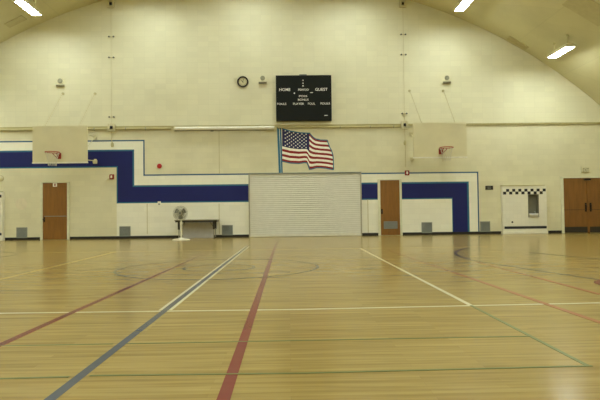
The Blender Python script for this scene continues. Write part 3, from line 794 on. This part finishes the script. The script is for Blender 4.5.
mb = MB(); letters(mb, 'EXIT', (a[0]+b[0])/2, (a[1]+b[1])/2, (b[0]-a[0])*.95, (b[1]-a[1])*.85, D-.06); mb.build('lettering', M['exitletter'], t)

# ------------------------------------------------------------------ tiled fountain panels
def fountain_panel(x0, x1, label, dlabel):
    yf_ = D-.16; ztop = W(525, 185.9, D-.16)[1]; w = x1-x0
    f = lambda px: x0+(px-503.0)/(547.2-503.0)*w
    zz = lambda py: W(525, py, D-.16)[1]
    t = thing('fountain_panel', ((x0+x1)/2, D, 0), label, 'tiled panel', 'white tiled fountain panels')
    rx0, rx1, rz0, rz1 = f(528.4), f(539.2), zz(217.4), zz(194.4)
    mb = MB()
    mb.box(x0, rx0, yf_, D-.0032, .0, ztop); mb.box(rx1, x1, yf_, D-.0032, .0, ztop)
    mb.box(rx0, rx1, yf_, D-.0032, .0, rz0); mb.box(rx0, rx1, yf_, D-.0032, rz1, ztop)
    mb.build('tiled_body', M['tile'], t)
    mb = MB(); mb.box(x0-.02, x1+.02, yf_-.03, D-.0032, 0, .09, bev=.008); mb.build('plinth', M['tile'], t)
    mb = MB(); mb.box(x0-.02, x1-.05, yf_-.02, D-.0032, ztop, ztop+.03, bev=.005); mb.build('top_ledge', M['tan'], t)
    k = 14; s = (f(546.3)-f(503.4))/k; zc_ = zz(192.9); sz = (zz(189.2)-zz(194.2))/2
    for i in range(k):
        mb = MB(); z_ = zc_-(zc_-zz(194.3)) if i % 2 == 0 else zc_
        z_ = zz(194.3) if i % 2 == 0 else zz(191.6)
        mb.box(f(503.6)+i*s, f(503.6)+i*s+s*.98, yf_-.004, yf_+.002, z_, z_+.108); mb.build('checker_tile', M['blacktile'], t)
    mb = MB(); mb.box(f(504.2), f(546.6), yf_-.004, yf_+.002, zz(228.7), zz(226.2)); mb.build('tile_stripe', M['navytile'], t)
    mb = MB(); q = (f(512.2), zz(222.0)); mb.lathe([(.035, 0), (.03, -.02), (.014, -.03), (.014, -.05)], (q[0], yf_, q[1]), 'Y', 12); mb.build('valve_knob', M['bronze'], t)
    # steel liner of the niche with the fountain bowl
    d = thing('drinking_fountain', ((rx0+rx1)/2, D, rz0), dlabel, 'drinking fountain', 'recessed steel drinking fountains')
    yb2 = D-.004; g = .004
    mb = MB(); mb.box(rx0+g, rx1-g, yb2-.012, yb2, rz0+g, rz1-g)
    mb.box(rx0+g, rx0+.02, yf_-.015, yb2, rz0+g, rz1-g); mb.box(rx1-.02, rx1-g, yf_-.015, yb2, rz0+g, rz1-g); mb.box(rx0+g, rx1-g, yf_-.015, yb2, rz1-.02, rz1-g)
    mb.build('steel_liner', M['recess'], d)
    xm = (rx0+rx1)/2; rw = (rx1-rx0)/2-.024
    # bowl: front lip bulging into the room
    mb = MB(); vs = []; NB = 14; hb = rz0+.145
    rows = [(1.0, 1.0, hb), (1.0, 1.0, hb-.03), (.96, .94, rz0+.05), (.8, .72, rz0+.008), (.9, .85, hb-.012), (.6, .5, hb-.06)]
    for sx, sy_, z in rows:
        for i in range(NB+1):
            an = PI*i/NB; vs.append((xm-rw*sx*math.cos(an), yf_+.0-.11*sy_*math.sin(an), z))
    R0 = NB+1
    order = [4, 0, 1, 2, 3]
    for u, v in zip(order, order[1:]):
        for i in range(NB): mb.f.append([u*R0+i, u*R0+i+1, v*R0+i+1, v*R0+i]); mb.mi.append(0); mb.sm.append(True)
    mb.v = vs
    mb.f.append([3*R0+i for i in range(R0)]); mb.mi.append(0); mb.sm.append(False)
    mb.f.append([4*R0+i for i in range(R0-1, -1, -1)]); mb.mi.append(0); mb.sm.append(False)
    mb.box(xm-rw, xm+rw, yf_-.004, yb2-.014, rz0+.006, hb-.014)
    mb.build('bowl', M['bowl'], d)
    mb = MB(); mb.tube([(xm+rw*.5, yf_+.05, hb-.02), (xm+rw*.5, yf_+.05, hb+.05), (xm+rw*.35, yf_+.02, hb+.075), (xm+rw*.2, yf_+.01, hb+.06)], .014, 8); mb.build('spout', M['steel'], d)
fountain_panel(fwx[0], fwx[1], 'white tiled panel with black checker border housing the drinking fountain, left of the double door', 'stainless drinking fountain in the niche of the tiled panel near the double door')
fountain_panel(fw2[0], fw2[1], 'white tiled panel cut off by the left photo edge, only its black stripes showing', 'drinking fountain of the tiled panel beyond the left photo edge')

# ------------------------------------------------------------------ pedestal fan
fx, fy = F(181.2, 240.2); fy = min(fy, D-1.0); fx = W(181.2, 240.2, fy)[0]
t = thing('pedestal_fan', (fx, fy, 0), 'cream pedestal fan with round wire guard in front of the folding table', 'fan')
mb = MB(); mb.lathe([(.30, 0), (.30, .025), (.27, .045), (.10, .065), (.05, .09)], (fx, fy, 0), 'Z', 36); mb.build('base', M['fanwhite'], t)
hz = W(181.6, 213.2, fy)[1]
mb = MB(); mb.tube([(fx, fy, .07), (fx, fy, hz-.32)], .035, 14); mb.tube([(fx, fy, hz-.34), (fx, fy, hz-.04)], .024, 12); mb.lathe([(.045, -.03), (.045, .03)], (fx, fy, hz-.33), 'Z', 14); mb.build('pole', M['fanwhite'], t)
mb = MB(); mb.lathe([(.02, .20), (.07, .17), (.085, .08), (.075, .0), (.03, -.02)], (fx, fy-.02, hz), 'Y', 18); mb.build('motor', M['fangrey'], t)
hy = fy-.10; RG = .25
mb = MB()
for rr, yy_ in ((RG, .0), (RG*.8, -.05), (RG*.55, -.07), (RG*.28, -.08), (RG*.8, .05), (RG*.5, .065)):
    mb.tube([(fx+rr*math.cos(2*PI*k/40), hy+yy_, hz+rr*math.sin(2*PI*k/40)) for k in range(40)], .007, 5, closed=True)
for k in range(28):
    a = 2*PI*k/28; ca, sa = math.cos(a), math.sin(a)
    for s in (-1, 1):
        mb.tube([(fx+r*ca, hy+s*y_, hz+r*sa) for r, y_ in ((.04, .083), (RG*.55, .07), (RG*.8, .05), (RG, 0))], .005, 4)
mb.build('wire_guard', M['guard'], t)
mb = MB(); mb.disc((fx, hy-.092, hz), .045, hy-.078, 18); tag(mb.build('guard_badge', M['fangrey'], t), 'grey centre badge')
mb = MB(); mb.disc((fx, hy-.04, hz), .04, hy+.06, 16); mb.build('hub', M['fangrey'], t)
for k in range(3):
    a0 = 0.55+2*PI*k/3; mb = MB(); vs = []
    for j in range(7):
        r = .035+(RG*.86-.035)*j/6; wd = .22+.34*math.sin(PI*min(1, .25+j/6*.6))
        for s in (-1, 1):
            for h_ in (0, .004):
                an = a0+s*wd; vs.append((fx+r*math.cos(an), hy+s*.025*(-1)+h_, hz+r*math.sin(an)))
    fs = []
    for j in range(6):
        q = 4*j; fs += [(q, q+2, q+6, q+4), (q+1, q+5, q+7, q+3), (q, q+4, q+5, q+1), (q+2, q+3, q+7, q+6)]
    fs += [(0, 1, 3, 2), (24, 26, 27, 25)]
    mb.add(vs, fs); mb.build('fan_blade', M['blade'], t)

# ------------------------------------------------------------------ folding table
ty0, ty1 = D-.72, D-.08; tym = ty0
tx0, tx1 = W(174.2, 220, tym)[0], W(217.5, 220, tym)[0]; tz = W(196, 219.7, tym)[1]
t = thing('folding_table', ((tx0+tx1)/2, (ty0+ty1)/2, 0), 'long folding table with dark edge standing against the end wall behind the fan', 'table')
mb = MB(); mb.box(tx0, tx1, ty0, ty1, tz-.028, tz, bev=.006); mb.build('tabletop', M['table'], t)
mb = MB(); mb.box(tx0+.03, tx1-.03, ty0+.015, ty0+.035, tz-.09, tz-.028); mb.box(tx0+.03, tx1-.03, ty1-.035, ty1-.015, tz-.09, tz-.028)
mb.box(tx0+.03, tx0+.05, ty0+.03, ty1-.03, tz-.09, tz-.028); mb.box(tx1-.05, tx1-.03, ty0+.03, ty1-.03, tz-.09, tz-.028)
tag(mb.build('apron', M['apron'], t), 'dark steel apron')
for xl_2, nm in ((tx0+.15, 0), (tx1-.15, 1)):
    for yy_ in (ty0+.09, ty1-.09):
        mb = MB(); mb.tube([(xl_2, yy_, 0.012), (xl_2, yy_, tz-.05)], .016, 10); lg = mb.build('leg', M['steel'], t)
        mb = MB(); mb.box(xl_2-.036, xl_2+.036, yy_-.022, yy_+.022, tz-.36, tz-.07, bev=.004); mb.build('leg_sleeve', M['apron'], lg)
        mb = MB(); mb.lathe([(.022, 0), (.022, .02), (.016, .03)], (xl_2, yy_, 0), 'Z', 10); mb.build('foot_cap', M['black'], lg)
    mb = MB(); mb.tube([(xl_2, ty0+.09, tz-.34), (xl_2, ty1-.09, tz-.34)], .012, 8); mb.build('leg_crossbar', M['steel'], t)
    mb = MB(); mb.tube([(xl_2, ty0+.09, .12), (xl_2, ty1-.09, .12)], .012, 8); mb.build('leg_crossbar', M['steel'], t)
    mb = MB()
    s = 1 if nm == 0 else -1
    mb.tube([(xl_2, (ty0+ty1)/2, tz-.34), (xl_2+s*.2, (ty0+ty1)/2, tz-.06)], .007, 6); mb.build('leg_brace', M['apron'], t)

t = None
pa, pb = W(183.0, 230, D-.05)[0], W(213.0, 230, D-.05)[0]; ph = W(198, 221.6, D-.05)[1]  # plain grey sheet covering the greyish area under the table
t = thing('grey_sheet', ((pa+pb)/2, D-.05, 0), 'pale grey upright sheet against the wall under the folding table', 'board')
mb = MB(); mb.box(pa, pb, D-.052, D-.026, .0, ph, bev=.004); mb.build('panel', M['greysheet'], t)
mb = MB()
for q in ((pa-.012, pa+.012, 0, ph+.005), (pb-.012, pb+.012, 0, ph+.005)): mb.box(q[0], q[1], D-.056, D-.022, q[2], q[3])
mb.box(pa, pb, D-.056, D-.022, ph-.012, ph+.005); mb.build('sheet_edging', M['greysheet'], t)

# ------------------------------------------------------------------ ceiling lights
def lamp(x, y, label, first=[None]):
    zc = ceil_z(x)
    z = zc-.44; hw, hl = .17, .64
    if True:
        t = thing('ceiling_light', (x, y, zc), label, 'ceiling light', 'hanging fluorescent ceiling lights')
        mb = MB(); mb.box(x-hw, x+hw, y-hl, y+hl, z+.0, z+.06)
        for q in ((x-hw, x-hw+.012, y-hl, y+hl), (x+hw-.012, x+hw, y-hl, y+hl), (x-hw, x+hw, y-hl, y-hl+.012), (x-hw, x+hw, y+hl-.012, y+hl)): mb.box(*q, z-.03, z+.01)
        mb.prism([(x-hw*.8, z+.06), (x+hw*.8, z+.06), (x+hw*.35, z+.12), (x-hw*.35, z+.12)], y-hl*.97, y+hl*.97); mb.build('housing', M['creammetal'], t)
        mb = MB(); mb.box(x-hw+.013, x+hw-.013, y-hl+.013, y+hl-.013, z-.032, z-.002); tag(mb.build('diffuser', M['lamp'], t), 'glowing white diffuser')
        for s in (-1, 1):
            zt = ceil_z(x)
            mb = MB(); mb.tube([(x, y+s*hl*.7, z+.1), (x, y+s*hl*.7, zt+.02)], .012, 6); mb.box(x-.035, x+.035, y+s*hl*.7-.035, y+s*hl*.7+.035, zt-.03-.025*abs(x-AX)/12, zt+.02); mb.build('hanger', M['tan'], t)
LX = (-12.6, -8.83, -5.2, -1.4, 2.5, 6.2, 9.54)
names = {1: 'ceiling light at the top left corner, cut by the photo edge', 5: 'ceiling light at the top, right of the scoreboard, cut by the photo edge', 6: 'bright ceiling light hanging alone at the right below the arched ceiling'}
LY0 = 18.35
for i, x in enumerate(LX):
    for j, y in enumerate((LY0, 12.8, 7.0, 1.2, -4.6)):
        lb = names.get(i) if j == 0 else None
        lamp(x, y, lb or 'white ceiling light hanging from the arched ceiling outside the photo frame')

# ------------------------------------------------------------------ ceiling registers
def on_ceil(px, py):
    d = ray(px, py); lo, hi = 4.0, 40.0
    for _ in range(60):
        t = (lo+hi)/2; p = CAM+d*t
        if p.z < ceil_z(min(max(p.x, XL-4), XR+4)): lo = t
        else: hi = t
    return CAM+d*lo
def register(pxs, label, nm, m, cat, t_=.03):
    P_ = [on_ceil(*q) for q in pxs]
    x0 = min(p.x for p in P_); x1 = max(p.x for p in P_); y0 = min(p.y for p in P_); y1 = min(max(p.y for p in P_), YU-.1)
    mb = MB(); N_ = 8; vs = []
    for i in range(N_+1):
        x = x0+(x1-x0)*i/N_
        nx = Vector((x-AX, ceil_z(x)-AZ)).normalized()
        for y in (y0, y1):
            vs.append((x, y, ceil_z(x)+.01)); vs.append((x-nx.x*t_, y, ceil_z(x)-nx.y*t_))
    fs = []
    for i in range(N_):
        a, b = 4*i, 4*i+4; fs += [(a, b, b+2, a+2), (a+1, a+3, b+3, b+1), (a, a+1, b+1, b), (a+2, b+2, b+3, a+3)]
    fs += [(0, 2, 3, 1), (4*N_, 4*N_+1, 4*N_+3, 4*N_+2)]
    mb.add(vs, fs); xm, ym = (x0+x1)/2, (y0+y1)/2
    return tag(mb.build(nm, m, origin=(xm, ym, ceil_z(xm))), label, cat)
register([(507, 38.2), (511, 36.5), (529, 47), (525.5, 49.3)], 'low tan register on the ceiling beside the arch, left of the hanging light', 'ceiling_vent', M['vent'], 'vent')
register([(562, 4), (600, 25), (612, 12)], 'large tan panel on the ceiling in the top right corner', 'ceiling_panel', M['panel'], 'ceiling panel')
register([(6, 25), (21, 15.5), (24, 17), (10, 27)], 'low tan register on the ceiling below the left hanging light', 'ceiling_vent', M['vent'], 'vent')

# ------------------------------------------------------------------ world, view
w = bpy.data.worlds.new('world'); SC.world = w; w.use_nodes = True
w.node_tree.nodes['Background'].inputs[0].default_value = (0.02, 0.02, 0.015, 1); w.node_tree.nodes['Background'].inputs[1].default_value = 0.3
SC.view_settings.view_transform = 'Standard'; SC.view_settings.look = 'None'; SC.view_settings.gamma = 1.0; SC.view_settings.use_curve_mapping = False
SC.view_settings.exposure = 0.2
SC.cycles.max_bounces = 10; SC.cycles.diffuse_bounces = 6
